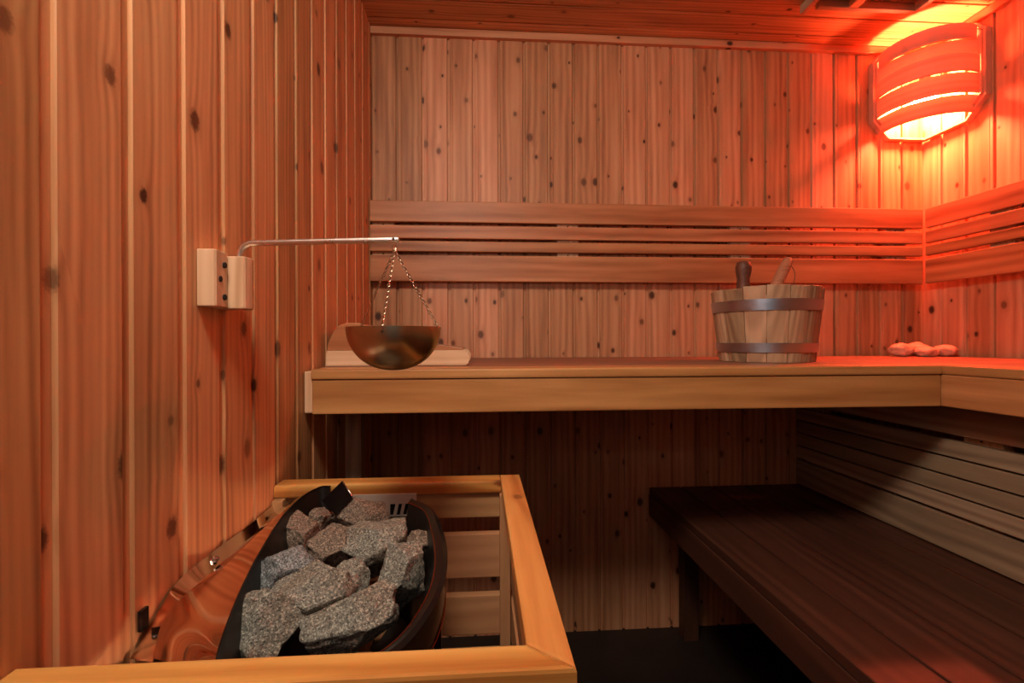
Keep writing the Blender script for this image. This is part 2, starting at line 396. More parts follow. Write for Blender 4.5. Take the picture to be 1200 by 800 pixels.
# ------------------------------------------------------------------ upper benches
def bench_top(s, x0, x1, y0, y1, z1, th, axis, n, gap=0.006, bev=0.003):
    if axis == 0:
        w = (y1-y0-gap*(n-1))/n
        for i in range(n): s.box(x0, x1, y0+i*(w+gap), y0+i*(w+gap)+w, z1-th, z1, g=0, bev=bev)
    else:
        w = (x1-x0-gap*(n-1))/n
        for i in range(n): s.box(x0+i*(w+gap), x0+i*(w+gap)+w, y0, y1, z1-th, z1, g=1, bev=bev)

ub = thing('upper_bench', 'long upper sauna bench of light wood along the back wall, carrying the bucket', 'bench', (0.35, 1.3, 0))
s = MB(); s.box(XL+0.017, BX-0.0015, BY-0.004, BY+0.085, BT-0.020, BT, g=0, bev=0.004)
s.build('seat_board', BENCH, ub)
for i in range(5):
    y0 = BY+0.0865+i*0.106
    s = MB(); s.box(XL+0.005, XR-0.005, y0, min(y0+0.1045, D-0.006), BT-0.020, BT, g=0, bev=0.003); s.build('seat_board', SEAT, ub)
s = MB(); s.box(XL+0.019, BX-0.0015, BY, BY+0.022, BF, BT-0.021, g=0, bev=0.0025); s.build('fascia', BENCH, ub)
s = MB(); s.box(XL+0.002, XL+0.0185, BY+0.004, BY+0.035, BF+0.002, BT-0.004, g=2, bev=0.003); s.build('end_strip', PALE, ub)
s = MB(); s.box(XL+0.03, BX-0.02, D-0.06, D-0.014, BT-0.085, BT-0.021, g=0); s.build('wall_batten', GREYW, ub)
for x in (-0.312,):
    s = MB(); s.box(x-0.012, x+0.026, 1.16, 1.20, 0, BT-0.021, g=2); s.build('leg', GREYW, ub)
for x in (-0.33, 0.3, 0.94):
    s = MB(); s.box(x, x+0.035, BY+0.023, D-0.062, BF+0.005, BT-0.021, g=1); s.build('crossbar', GREYW, ub)

rb = thing('upper_bench', 'short visible upper bench of light wood along the right wall, carrying nothing', 'bench', (1.32, 0.3, 0))
for i in range(5):
    x0 = BX+0.0015+i*0.117
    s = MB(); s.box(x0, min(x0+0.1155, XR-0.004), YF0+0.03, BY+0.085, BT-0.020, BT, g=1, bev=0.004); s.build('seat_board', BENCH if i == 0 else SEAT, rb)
s = MB(); s.box(BX+0.002, BX+0.024, YF0+0.03, BY+0.022, BF, BT-0.021, g=1, bev=0.0025); s.build('fascia', BENCH, rb)
for y in (-0.5, 0.25):
    s = MB(); s.box(BX+0.026, XR-0.012, y, y+0.035, BF+0.004, BT-0.021, g=0); s.build('crossbar', GREYW, rb)

# ------------------------------------------------------------------ slatted screen and lower bench
SK = 1.117
sk = thing('slatted_screen', 'greyed wooden slat screen rising behind the lower bench under the right upper bench', 'backrest', (SK+0.01, 0.5, 0.493))
for z0, z1 in ((0.777, 0.852), (0.7625, 0.7235), (0.7185, 0.679), (0.674, 0.634), (0.629, 0.588), (0.580, 0.497)):
    s = MB(); s.box(SK, SK+0.018, YF0+0.02, D-0.006, min(z0, z1), max(z0, z1), g=1, bev=0.0018); s.build('slat', GREYW, sk)
for y in (1.50, 0.955, 0.30, -0.35):
    s = MB(); s.box(SK+0.0185, SK+0.045, y, y+0.085, 0.494, 0.85, g=2); b = s.build('upright', PALE, sk)
    for z in (0.770, 0.584):
        h = MB(); h.tube([(SK+0.0175, y+0.045, z), (SK+0.0190, y+0.045, z)], 0.0022, 10); h.build('screw', HOLE, b)

lb = thing('lower_bench', 'low dark brown sauna bench running along the right side under the slat screen', 'bench', (0.85, 0.5, 0))
LX, LZ = 0.582, 0.493
nb = 5; wb = (SK+0.03-(LX+0.002)-0.005*(nb-1))/nb
for i in range(nb):
    x0 = LX+0.002+i*(wb+0.005)
    s = MB(); s.box(x0, x0+wb, YF0+0.02, D-0.006, LZ-0.022, LZ, g=1, bev=0.003); s.build('seat_board', DARKW, lb)
s = MB(); s.box(LX, LX+0.022, YF0+0.02, D-0.008, LZ-0.095, LZ-0.0225, g=1, bev=0.0025); s.build('fascia', DARKW, lb)
for y in (1.575, 0.6, -0.4):
    s = MB(); s.box(LX+0.024, SK+0.03, y-0.03, y+0.005, LZ-0.085, LZ-0.0225, g=0); s.build('crossbar', DARKW, lb)
for x, y in ((0.675, 1.53), (0.675, 0.1), (1.09, 1.53), (1.09, 0.1)):
    s = MB(); s.box(x, x+0.05, y, y+0.045, 0, LZ-0.0865, g=2); s.build('leg', DARKW, lb)

# ------------------------------------------------------------------ backrests
rows = ((1.463, 1.394), (1.383, 1.340), (1.331, 1.297), (1.285, 1.199))
br = thing('backrest', 'four-slat wooden backrest fixed along the back wall above the long bench', 'backrest', (0.6, D-0.03, 1.199))
for z1, z0 in rows:
    s = MB(); s.box(XL+0.003, XR-0.048, D-0.042, D-0.024, z0, z1, g=0, bev=0.003); s.build('slat', RAIL, br)
for x in (XL+0.006, 0.262, 0.868, 1.44):
    s = MB(); s.box(x, x+0.072, D-0.0235, D-0.001, 1.22, 1.45, g=2); b = s.build('upright', PALE, br)
    for z in (1.3885, 1.291):
        h = MB(); h.tube([(x+0.036, D-0.0245, z), (x+0.036, D-0.0230, z)], 0.0024, 10); h.build('screw', HOLE, b)
rr_ = thing('backrest', 'four-slat wooden backrest fixed along the right wall beneath the lit corner lamp', 'backrest', (XR-0.03, 0.5, 1.199))
for z1, z0 in rows:
    s = MB(); s.box(XR-0.045, XR-0.027, YF0+0.02, D-0.046, z0, z1, g=1, bev=0.003); s.build('slat', RAIL, rr_)
for y in (1.3, 0.6, 0.0):
    s = MB(); s.box(XR-0.0265, XR-0.001, y, y+0.07, 1.22, 1.45, g=2); s.build('upright', PALE, rr_)

# ------------------------------------------------------------------ heater guard (fence round the stove)
G = 0.751
gd = thing('heater_guard', 'wooden guard fence with broad golden top rails round the stone heater', 'guard', (-0.15, 0.62, 0))
def mitre_rail(poly):
    s = MB(); s.prism(poly[0], 2, G-0.022, G, g=poly[1], bev=0.0035); return s.build('top_rail', GUARD, gd)
x0, x1, ya, yb, yc, yd = 0.037, 0.0735, 0.359, 0.391, 0.850, 0.890
mitre_rail(([(XL+0.001, ya), (x1, ya), (x0, yb), (XL+0.001, yb)], 0))
mitre_rail(([(x1, ya+0.0006), (x1, yd), (x0, yd), (x0, yb+0.0006)], 1))
mitre_rail(([(XL+0.001, yc), (x0-0.0006, yc), (x0-0.0006, yd), (XL+0.001, yd)], 0))
prs = ((0.683, 0.7285), (0.574, 0.653), (0.471, 0.542), (0.36, 0.44), (0.25, 0.33), (0.14, 0.22))
for z0, z1 in prs:
    s = MB(); s.box(XL+0.002, 0.052, 0.858, 0.874, z0, z1, g=0); s.build('plank', GPLANK, gd)
    s = MB(); s.box(0.0535, 0.0665, 0.378, 0.874, z0, z1, g=1); s.build('plank', GPLANK, gd)
    s = MB(); s.box(XL+0.002, 0.052, 0.364, 0.377, z0, z1, g=0); s.build('plank', GPLANK, gd)
for x, y in ((0.034, 0.838), (0.034, 0.378), (XL+0.002, 0.838), (XL+0.002, 0.378)):
    s = MB(); s.box(x, x+0.0185, y, y+0.0195, 0, G-0.0225, g=2, bev=0.0015); s.build('post', GPLANK, gd)

# ------------------------------------------------------------------ heater
ht = thing('sauna_heater', 'polished steel wall heater with a boat-shaped tray of stones behind the wooden guard', 'heater', (-0.17, 0.63, 0))
def zrim(py):            # the rim rises towards the back
    return 0.705 + (765-py)/(765-565)*0.048
def R(px, py, dz=0.0): return unproject(px, py, 2, zrim(py)+dz)
left = [R(252, 768), R(262, 735), R(280, 690), R(303, 645), R(330, 603), R(352, 581), R(375, 568), R(392, 563)]
front_tip = Vector((-0.215, 0.408, 0.705))
left = [front_tip, Vector((-0.232, 0.430, 0.705))] + [Vector((p.x, min(p.y, 0.832), p.z)) for p in left[0:]]
left = [p for i, p in enumerate(left) if i == 0 or p.y > left[i-1].y+0.002 or i > 7]
right = [R(505, 595, -0.004), R(518, 622, -0.004), R(523, 650, -0.004), R(519, 682, -0.004), R(503, 717, -0.004), R(470, 758, -0.004)]
right = [R(483, 584, -0.004)] + right + [Vector((-0.115, 0.428, 0.701)), Vector((-0.160, 0.410, 0.702)), front_tip]
for p in right + left: p.y = min(p.y, 0.833)
LF = spline(left, 6); RT = spline(right, 6)
LF = [Vector((p.x, p.y, p.z)) for p in LF]
def inward(P, c, d):
    out = []
    for p in P:
        v = Vector((c[0]-p.x, (c[1]-p.y), 0)); out.append(p + v.normalized()*d)
    return out
HC = (-0.17, 0.62)
def drop(P, dz): return [p+Vector((0, 0, dz)) for p in P]
# dark outer rim band on the room side
s = MB(); inn = inward(RT, HC, 0.016)
s.strip(inn, RT, mid=[drop(inward(RT, HC, 0.006), 0.003)])
s.strip(RT, drop(inward(RT, HC, 0.004), -0.045))
s.build('rim', BLACKM, ht)
s = MB(); s.tube(inn, 0.0009, 8); s.tube(drop(inward(RT, HC, 0.003), -0.046), 0.0009, 8); s.build('rim_edge', COPPER, ht)
s = MB(); s.strip(inn, drop(inward(inn, HC, 0.035), -0.16)); s.strip(drop(inward(inn, HC, 0.035), -0.16), [Vector((HC[0], HC[1], 0.56))]*len(inn))
LI = drop(inward(LF, HC, 0.012), -0.001)
s.strip(LF, drop(inward(LF, HC, 0.03), -0.16)); s.strip(drop(inward(LF, HC, 0.03), -0.16), [Vector((HC[0], HC[1], 0.56))]*len(LF))
s.build('stone_tray', BLACKI, ht)
# outer casing below the rim
s = MB(); A = drop(inward(RT, HC, 0.014), -0.047); B = [Vector((p.x, p.y, 0.12)) for p in inward(RT, HC, 0.045)]
s.strip(A, B, mid=[[a.lerp(b, t) for a, b in zip(A, B)] for t in (0.33, 0.66)]); s.build('casing', SHELL, ht)
sl = MB(); p = A[21]; sl.box(p.x-0.004, p.x+0.006, p.y-0.004, p.y+0.004, 0.565, 0.66, bev=0.001); sl.build('door_handle', BLACKM, ht)
# polished side panels between the tray and the wall
W = [unproject(x, y, 0, XL+0.003) for x, y in ((150, 769), (178, 722), (208, 677), (247, 645), (292, 612), (318, 590))]
W = [Vector((XL+0.003, max(p.y, 0.396), p.z)) for p in W]
def C2(px, py): return unproject(px, py, 2, 0.712)
M2 = [C2(176, 768), C2(192, 719), C2(227, 684), C2(258, 657), C2(300, 620), C2(325, 594)]
M2 = [Vector((max(p.x, XL+0.006), min(max(p.y, 0.396), 0.834), p.z)) for p in M2]
ws, ms = spline(W, 8), spline(M2, 8)
n = len(ws); lr = [LF[min(len(LF)-1, int(6+i*(len(LF)-14)/(n-1)))] for i in range(n)]
s = MB(); s.strip(ws, [a+Vector((0, 0, -0.004)) for a in ms]); s.build('wall_panel', MIRROR, ht)
s = MB(); s.strip(ms, lr, mid=[[a.lerp(b, t)+Vector((0, 0, 0.0020*math.sin(math.pi*t))) for i, (a, b) in enumerate(zip(ms, lr))] for t in (0.15, 0.3, 0.45, 0.6, 0.75, 0.9)])
s.build('side_panel', MIRROR, ht)
s = MB(); s.tube(LF, 0.0012, 8); s.build('tray_edge', BLACKM, ht)
p = unproject(247, 651, 0, XL+0.008)
s = MB(); s.lathe([(0, 0.006), (0.003, 0.0055), (0.0052, 0.003), (0.0055, 0), (0, 0)], (p.x+0.004, p.y, p.z-0.004), 6); s.build('bolt', STEEL, ht)
p = unproject(166, 719, 0, XL+0.0035)
s = MB(); s.box(p.x-0.002, p.x+0.002, p.y-0.006, p.y+0.006, p.z-0.014, p.z+0.008, bev=0.0008); s.build('slot', BLACKM, ht)
# dark tilted guide plate at the back tip and the slotted steel plates behind the stones
a, b, c_, d_ = (unproject(400, 562, 1, 0.815), unproject(413, 582, 1, 0.790), unproject(392, 602, 1, 0.775), unproject(376, 585, 1, 0.800))
s = MB(); s.strip([a, b], [d_, c_], thick=0.0015, smooth=False); s.build('guide_plate', BLACKM, ht)
s = MB(); s.tube([a, b], 0.0012, 6); s.build('guide_plate_edge', STEEL, ht)
YB = 0.812
def pb(px, py, y=YB): return unproject(px, py, 1, y)
a, b = pb(412, 580), pb(487, 577)
s = MB(); zt, z2 = pb(440, 578).z, pb(440, 590).z; z3 = pb(440, 603).z
s.box(a.x, b.x, YB, YB+0.0015, z2, zt, bev=0.0005)
sx0 = pb(456, 590).x
s.box(a.x, sx0, YB, YB+0.0015, z3, z2, bev=0.0003)
for k in range(4):                       # bars left standing between the slanted slots
    w_ = (b.x-sx0)/4; xa = sx0+k*w_+w_*0.45
    t = bmesh.new(); q = [(xa, z3), (xa+w_*0.5, z3), (xa+w_*0.5+0.004, z2), (xa+0.004, z2)]
    q = [(min(xx, b.x), zz) for xx, zz in q]
    s.prism(q, 1, YB, YB+0.0015, bev=0)
s.box(a.x, b.x, YB, YB+0.0015, z3-0.0025, z3+0.0002, bev=0)
s.build('slotted_plate', GALV, ht)
s = MB(); s.box(a.x, b.x, YB+0.004, YB+0.005, z3-0.006, z2+0.002, bev=0); s.build('plate_backing', BLACKM, ht)
s = MB(); q0, q1 = pb(468, 609, 0.79), pb(496, 608, 0.79)
s.box(q0.x, q1.x, 0.787, 0.789, q0.z-0.022, q0.z, bev=0.0003); s.build('bracket', GALV, ht)
s = MB(); s.box(-0.30, -0.06, 0.48, 0.76, 0.0, 0.12, bev=0.004); s.build('base', BLACKM, ht)

# stones
def stone(px, py, w, h, Zc, mat, seed, label, depth=None, rz=0., cuts=11, name='heater_stone', tilt=0., group='stones heaped in the heater'):
    rnd = random.Random(seed); c = unproject(px, py, 2, Zc); w *= 1.10; h *= 1.10
    cz = c.x*math.sin(YAW)+c.y*math.cos(YAW); sx = w/F_PX*cz/2; sv = h/F_PX*cz/2
    sz = sv*0.92; sy = (depth or 0.86)*sv*1.0+0.003
    t = bmesh.new(); bmesh.ops.create_icosphere(t, subdivisions=5, radius=1)
    planes = []
    while len(planes) < cuts:
        n_ = Vector((rnd.gauss(0, 1), rnd.gauss(0, 1), rnd.gauss(0, 1))).normalized()
        if all(n_.dot(q[0]) < 0.72 for q in planes): planes.append((n_, rnd.uniform(0.52, 0.80)))
        elif rnd.random() < 0.02: planes.append((n_, rnd.uniform(0.7, 0.88)))
    off = Vector((rnd.uniform(0, 50),)*3)
    for v in t.verts:
        co = v.co.copy()
        for n_, d in planes:
            e = co.dot(n_)-d
            if e > 0: co -= n_*e
        co *= 1.0+0.09*noise.noise(co*2.2+off)+0.06*noise.noise(co*5+off)+0.030*noise.noise(co*12+off)
        v.co = co
    mx = [max(abs(v.co[i]) for v in t.verts) for i in range(3)]
    rot = Matrix.Rotation(rz, 3, 'Z') @ Matrix.Rotation(tilt, 3, 'Y')
    for v in t.verts:
        v.co = Vector((v.co.x/mx[0]*sx, v.co.y/mx[1]*sy, v.co.z/mx[2]*sz))
        v.co = rot @ v.co; v.co += c
    for f in t.faces: f.smooth = True
    s = MB(); s.merge(t, 2); o = s.build(name, mat, sharp=180)
    return tag(o, label, 'stone', group)

STONES = [
 (306, 729, 108, 88, 0.680, ROCK, 11, 'big rounded grey speckled stone at the front left of the heater tray', 0.1, 0.35),
 (404, 730, 116, 70, 0.680, ROCK, 24, 'long grey-brown speckled stone leaning along the front right of the heater tray', 0.15, -0.30),
 (372, 696, 100, 70, 0.695, ROCK, 37, 'greenish grey sharp-ridged stone in the middle of the heater, behind the two front stones', 0.1, -0.2),
 (334, 668, 76, 48, 0.707, ROCK_B, 43, 'flat bluish grey stone at the left edge of the heater tray', 0., -0.08),
 (388, 642, 54, 62, 0.706, ROCK_W, 51, 'reddish brown pointed stone standing in the centre of the heap', 0., 0.3),
 (349, 624, 44, 52, 0.703, ROCK_W, 62, 'dull brown stone against the back left edge of the heater tray', 0., -0.5),
 (371, 607, 28, 28, 0.715, ROCK_W, 71, 'smallest brown stone, near the back tip of the tray', 0., 0.),
 (421, 602, 68, 44, 0.715, ROCK_W, 83, 'brown-topped stone at the very back of the heap, before the slotted plate', 0., 0.15),
 (446, 634, 74, 62, 0.715, ROCK, 97, 'large light grey craggy stone perched at the back right of the heap', 0., -0.2),
 (468, 671, 62, 84, 0.695, ROCK, 105, 'tall grey and brown stone leaning on the right rim of the heater', 0., 0.55),
 (410, 676, 42, 44, 0.702, ROCK, 118, 'small pale wedge stone in the gap beside the tall right-hand stone', 0., 0.2),
 (488, 640, 32, 36, 0.705, ROCK_W, 127, 'small reddish brown stone between the craggy stone and the right rim', 0., 0.),
 (398, 612, 30, 30, 0.695, ROCK_B, 131, 'small dark stone wedged under the brown-topped stone', 0., 0.),
 (428, 662, 40, 40, 0.672, ROCK_W, 140, 'dark stone deep in the gap left of the tall right-hand stone', 0., 0.),
 (444, 712, 44, 40, 0.655, ROCK, 141, 'shaded stone deep between the long front stone and the tall right-hand stone', 0., 0.),
 (352, 708, 44, 36, 0.655, ROCK, 142, 'shaded stone low between the big front left stone and the flat bluish one', 0., 0.),
]
for (px, py, w_, h_, Z, m_, sd, lab, rz, tl) in STONES:
    stone(px, py, w_, h_, Z, m_, sd, lab, rz=rz, tilt=tl)

# ------------------------------------------------------------------ holder on the wall, rod, hanging bowl
hd = thing('wall_holder', 'pale wooden block bracket with three dark holes and a metal arm on the left wall', 'holder', (XL, 0.66, 1.047))
za, zb = 1.048, 1.121
s = MB(); s.prism([(XL+0.001, 0.628), (-0.3385, 0.628), (-0.3365, 0.631), (-0.3395, 0.662), (XL+0.001, 0.664)], 2, za, zb, g=2, bev=0.0015); mb_ = s.build('back_block', PALE, hd)
s = MB(); s.prism([(XL+0.001, 0.6645), (-0.3393, 0.6645), (-0.3200, 0.6645), (-0.3180, 0.667), (-0.3165, 0.683), (-0.3205, 0.695), (-0.332, 0.702), (XL+0.001, 0.705)], 2, za-0.001, zb-0.003, g=2, bev=0.0015); s.build('arm_block', PALE, hd)
for y, z in ((0.652, 1.1035), (0.641, 1.084), (0.652, 1.061)):
    h = MB(); h.tube([(-0.3400, y, z), (-0.3362+(0.628-y)*0.1*0, y, z)], 0.0040, 14); h.build('hole', HOLE, mb_)
rt = Vector((-0.1165, 0.658, 1.1415))
base = Vector((-0.3335, 0.682, 1.112))
pts = [base, base+Vector((0.0005, 0, 0.010))]
for k in range(1, 7):
    a = k/6*math.pi/2; pts.append(base+Vector((0.001+0.018*(1-math.cos(a)), -0.0015*k/6, 0.0105+0.0165*math.sin(a))))
last = pts[-1]
for k in range(1, 9): pts.append(last.lerp(Vector((rt.x+0.006, rt.y, rt.z)), k/8))
s = MB(); s.tube(pts, 0.0041, 16); rod = s.build('arm', ROD, hd)
h = MB(); h.tube([(rt.x-0.001, rt.y-0.0044, rt.z), (rt.x-0.001, rt.y-0.0036, rt.z)], 0.0018, 10); h.build('pin_hole', HOLE, rod)

bw = thing('hanging_bowl', 'shiny brass bowl hanging on three chains from the metal arm over the heater', 'bowl', (rt.x, rt.y, 0.962))
bc = Vector((rt.x-0.0008, rt.y, 0.0)); RB = 0.0635; ZR = 1.0215
prof = []
for k in range(17):
    a = k/16*math.pi/2*1.0
    prof.append((RB*math.sin(a)**0.92 if k else 0, (ZR-0.9625)*(1-math.cos(a))))
prof2 = [(max(0, r-0.0014), z+0.0014) for r, z in prof[::-1]]; prof2[0] = (RB-0.0014, prof[-1][1])
prof2[-1] = (0, prof[0][1]+0.0014)
s = MB(); s.lathe(prof+prof2, (bc.x, bc.y, 0.9625), 64); s.build('bowl', BRASS, bw, sharp=60)
def link(s, c, d, side, L=0.0052, r=0.0006, w=0.0017):
    pts = []
    for k in range(12):
        a = 2*math.pi*k/12
        pts.append(c + d*(L/2*math.cos(a)) + side*(w*math.sin(a)))
    s.tube(pts, r, 6, closed=True)
top = Vector((rt.x, rt.y, rt.z-0.015))
s = MB()
hook = [Vector((rt.x, rt.y, rt.z+0.003)), Vector((rt.x+0.001, rt.y, rt.z-0.006)), Vector((rt.x, rt.y, rt.z-0.010))]
s.tube(hook, 0.0011, 8)
for k, dx in ((0, 0), (1, 0.002)):
    link(s, Vector((rt.x+dx, rt.y, rt.z-0.010-0.005*k)), Vector((0, 0, 1)), Vector((0, 1, 0)) if k % 2 else Vector((1, 0, 0)), 0.008, 0.0009, 0.0028)
s.build('hook', CHAIN, bw)
for az in (-93, 27, 147):
    a = math.radians(az); e = Vector((bc.x+(RB-0.001)*math.cos(a), bc.y+(RB-0.001)*math.sin(a), ZR-0.006))
    e2 = Vector((bc.x+(RB+0.0008)*math.cos(a), bc.y+(RB+0.0008)*math.sin(a), ZR-0.007))
    over = Vector((bc.x+(RB-0.0005)*math.cos(a), bc.y+(RB-0.0005)*math.sin(a), ZR+0.0025))
    s = MB(); d = over-top; n = int(d.length/0.0042); dn = d.normalized()
    s1 = dn.cross(Vector((math.sin(a), -math.cos(a), 0.2))).normalized(); s2 = dn.cross(s1).normalized()
    for k in range(n+1):
        link(s, top+d*(k/n), dn, s1 if k % 2 else s2)
    rin = Vector((bc.x+(RB-0.003)*math.cos(a), bc.y+(RB-0.003)*math.sin(a), ZR-0.006))
    ring = [over, e2+Vector((0, 0, 0.004)), e2, rin, rin+Vector((0, 0, 0.005))]
    s.tube(spline(ring, 4), 0.0006, 6)
    s.build('chain', CHAIN, bw)
    h = MB(); h.tube([e2+Vector((math.cos(a), math.sin(a), 0))*-0.0004, e2+Vector((math.cos(a), math.sin(a), 0))*0.0002], 0.0017, 10); h.build('rim_hole', HOLE, bw)

# ------------------------------------------------------------------ headrest
hr = thing('headrest', 'small curved wooden headrest lying on the long bench by the left wall', 'headrest', (-0.19, 1.2, BT))
def hp(px, py): q = unproject(px, py, 1, 1.105); return (q.x, q.z)
outline = [hp(*q) for q in ((381.5, 428), (382, 414), (385, 400), (391, 387), (398, 380), (406, 377.5), (420, 377.5), (440, 384), (470, 395), (505, 403), (540, 408), (547, 412), (550.5, 418), (549, 425), (546, 428))]
zz = min(q[1] for q in outline); outline = [(x, z+BT+0.0008-zz) for x, z in outline]
low = [q for q in outline if q[1] < BT+0.036]
def cut(poly, z, keep_low):
    out = []
    for i in range(len(poly)):
        a, b = poly[i], poly[(i+1) % len(poly)]
        ia = (a[1] <= z) == keep_low; ib = (b[1] <= z) == keep_low
        if ia: out.append(a)
        if ia != ib: t = (z-a[1])/(b[1]-a[1]); out.append((a[0]+(b[0]-a[0])*t, z))
    return out
zs = BT+0.036
for y in (1.105, 1.285):
    s = MB(); s.prism(cut(outline, zs, True), 1, y, y+0.02, g=0, bev=0.001); s.build('side_board', PALE, hr)
    s = MB(); s.prism(cut(outline, zs+0.0004, False), 1, y, y+0.02, g=0, bev=0.001); s.build('upper_side_board', RAIL, hr)
ups = [q for q in outline[5:11]]
for (a, b) in zip(ups[:-1], ups[1:]):
    if abs(b[0]-a[0]) < 0.01: continue
    d = Vector((b[0]-a[0], 0, b[1]-a[1])); L_ = d.length; ang = math.atan2(-d.z, d.x)
    cx, cz = (a[0]+b[0])/2, (a[1]+b[1])/2-0.006
    s = MB(); s.box(cx-L_*0.46, cx+L_*0.46, 1.1255, 1.2845, cz-0.004, cz+0.004, g=1, rot=Matrix.Rotation(ang, 3, 'Y'), bev=0.0012); s.build('slat', PALE, hr)

# ------------------------------------------------------------------ bucket
BCX, BCY = 0.778, 1.245
bk = thing('sauna_bucket', 'wooden stave bucket with two dull steel hoops on the long upper bench', 'bucket', (BCX, BCY, BT))
NS = 15; Hb = 0.192; rb0, rb1 = 0.1165, 0.1365
angs = [k/NS*2*math.pi+random.uniform(-0.05, 0.05) for k in range(NS)]
for k in range(NS):
    a0 = angs[k]+0.006; a1 = (angs[(k+1) % NS]+(2*math.pi if k == NS-1 else 0))-0.006
    dz = random.uniform(-0.002, 0.003); sdr = random.uniform(-0.0012, 0.0012)
    mid = (a0+a1)/2
    s = MB(); t = bmesh.new(); nseg = 4; cols = []
    for i in range(nseg+1):
        a = a0+(a1-a0)*i/nseg; ed = 0.0016 if i in (0, nseg) else 0.0
        ca, sa = math.cos(a), math.sin(a)
        P = [(rb0-ed+sdr, 0.001), (rb1-ed+sdr, Hb-0.002+dz), (rb1-0.002+sdr, Hb+dz), (rb1-0.010, Hb+dz), (rb1-0.012, Hb-0.002+dz), (rb0-0.012, 0.001)]
        cols.append([t.verts.new((BCX+r*ca, BCY+r*sa, BT+z)) for r, z in P])
    for A, B in zip(cols[:-1], cols[1:]):
        for j in range(6): t.faces.new((A[j], B[j], B[(j+1) % 6], A[(j+1) % 6]))
    t.faces.new(cols[0][::-1]); t.faces.new(cols[-1]); bmesh.ops.recalc_face_normals(t, faces=t.faces[:])
    s.merge(t, 2, rnd=random.random()); s.build('stave', STAVE, bk)
def hoop(z0, z1):
    def rad(z): return rb0+(rb1-rb0)*z/Hb
    s = MB(); e = 0.0018
    s.lathe([(rad(z0)+e, z0), (rad(z0)+e+0.0012, z0), (rad(z1)+e+0.0012, z1), (rad(z1)+e, z1)], (BCX, BCY, BT), 72, closed=True)
    s.build('hoop', BAND, bk)
hoop(0.026, 0.050); hoop(0.132, 0.160)
s = MB(); s.lathe([(0, 0.012), (rb0-0.013, 0.012), (rb0-0.012, 0.024), (0, 0.024)], (BCX, BCY, BT), 40); s.build('bottom', STAVE, bk)

ld = thing('ladle', 'dark wooden handle with a flared end standing up in the bucket on the left', 'ladle', (0.737, 1.235, BT+0.026))
q0 = unproject(872, 308, 1, 1.25); q1 = unproject(872, 345, 1, 1.25)
ax0 = Vector((q0.x, 1.25, q0.z)); ax1 = Vector((q1.x-0.002, 1.25, q1.z)); dn = (ax1-ax0)
P = [ax0+dn*t for t in (0, 0.04, 0.18, 0.34, 0.55, 0.8, 1.1)] + [Vector((q1.x+0.008, 1.245, BT+0.04))]
s = MB(); s.tube(P, [0.0120, 0.0175, 0.0208, 0.0198, 0.0160, 0.0172, 0.0185, 0.012], 20); s.build('handle', LADLE, ld, sharp=50)
s = MB(); s.lathe([(0, 0), (0.018, 0.002), (0.027, 0.010), (0.030, 0.022), (0.0285, 0.022), (0.025, 0.011), (0.016, 0.004), (0, 0.002)], (q1.x+0.008, 1.245, BT+0.026), 24); s.build('scoop', LADLE, ld)
br_ = thing('brush', 'reddish wooden handle with a cord loop leaning out of the bucket on the right', 'brush', (0.85, 1.25, BT+0.026))
q0 = unproject(925, 305, 1, 1.26); q1 = unproject(908, 340, 1, 1.24)
e0 = Vector((q0.x, 1.26, q0.z)); e1 = Vector((q1.x, 1.24, q1.z)); dn = e1-e0
s = MB(); s.tube([e0, e0+dn*0.05, e0+dn*0.3, e1, Vector((0.79, 1.22, BT+0.06))], [0.008, 0.0125, 0.0145, 0.0155, 0.014], 18); s.build('handle', RED_W, br_, sharp=50)
c0 = unproject(925, 312, 1, 1.25); c1 = unproject(932, 322, 1, 1.25); c2 = unproject(930, 336, 1, 1.25)
s = MB(); s.tube(spline([e0+dn*0.12, c0+Vector((0.004, 0, 0)), c1, c2, c2+Vector((-0.01, 0, -0.02)), e1+Vector((0.012, 0, -0.03))], 6), 0.0011, 8); s.build('cord_loop', CORD, br_)
s = MB(); s.box(0.772, 0.808, 1.195, 1.245, BT+0.028, BT+0.062, g=1, bev=0.006); s.build('brush_head', RED_W, br_)

# ------------------------------------------------------------------ rounded stones in the corner of the bench
for (px, py, w_, h_, yy, sd, lab) in (
    (1057, 409, 27, 16, 1.50, 201, 'pale flat rounded stone lying leftmost in the far corner of the bench'),
    (1073, 407, 26, 17, 1.545, 202, 'pale rounded stone lying behind the others in the far corner of the bench'),
    (1085, 411, 27, 13, 1.47, 203, 'low pale stone in front of the corner joint between two larger ones'),
    (1107, 409, 25, 15, 1.48, 204, 'pale humped stone lying rightmost in the far corner of the bench')):
    p = unproject(px, py, 1, yy); rnd = random.Random(sd)
    cz = p.x*math.sin(YAW)+p.y*math.cos(YAW); sx = w_/F_PX*cz/2; sz = h_/F_PX*cz/2
    t = bmesh.new(); bmesh.ops.create_icosphere(t, subdivisions=4, radius=1); off = Vector((sd, 0, 0))
    for v in t.verts:
        co = v.co.copy(); co.z = max(co.z, -0.8); co *= 1+0.22*noise.noise(co*1.3+off)+0.06*noise.noise(co*4+off); v.co = Vector((co.x*sx, co.y*sx*0.8, co.z*sz))
    mz = min(v.co.z for v in t.verts)
    for v in t.verts: v.co += Vector((p.x, yy, BT-mz))
    for f in t.faces: f.smooth = True
    s = MB(); s.merge(t, 2); tag(s.build('rounded_stone', LUMP, sharp=180), lab, 'stone', 'rounded stones in the bench corner')

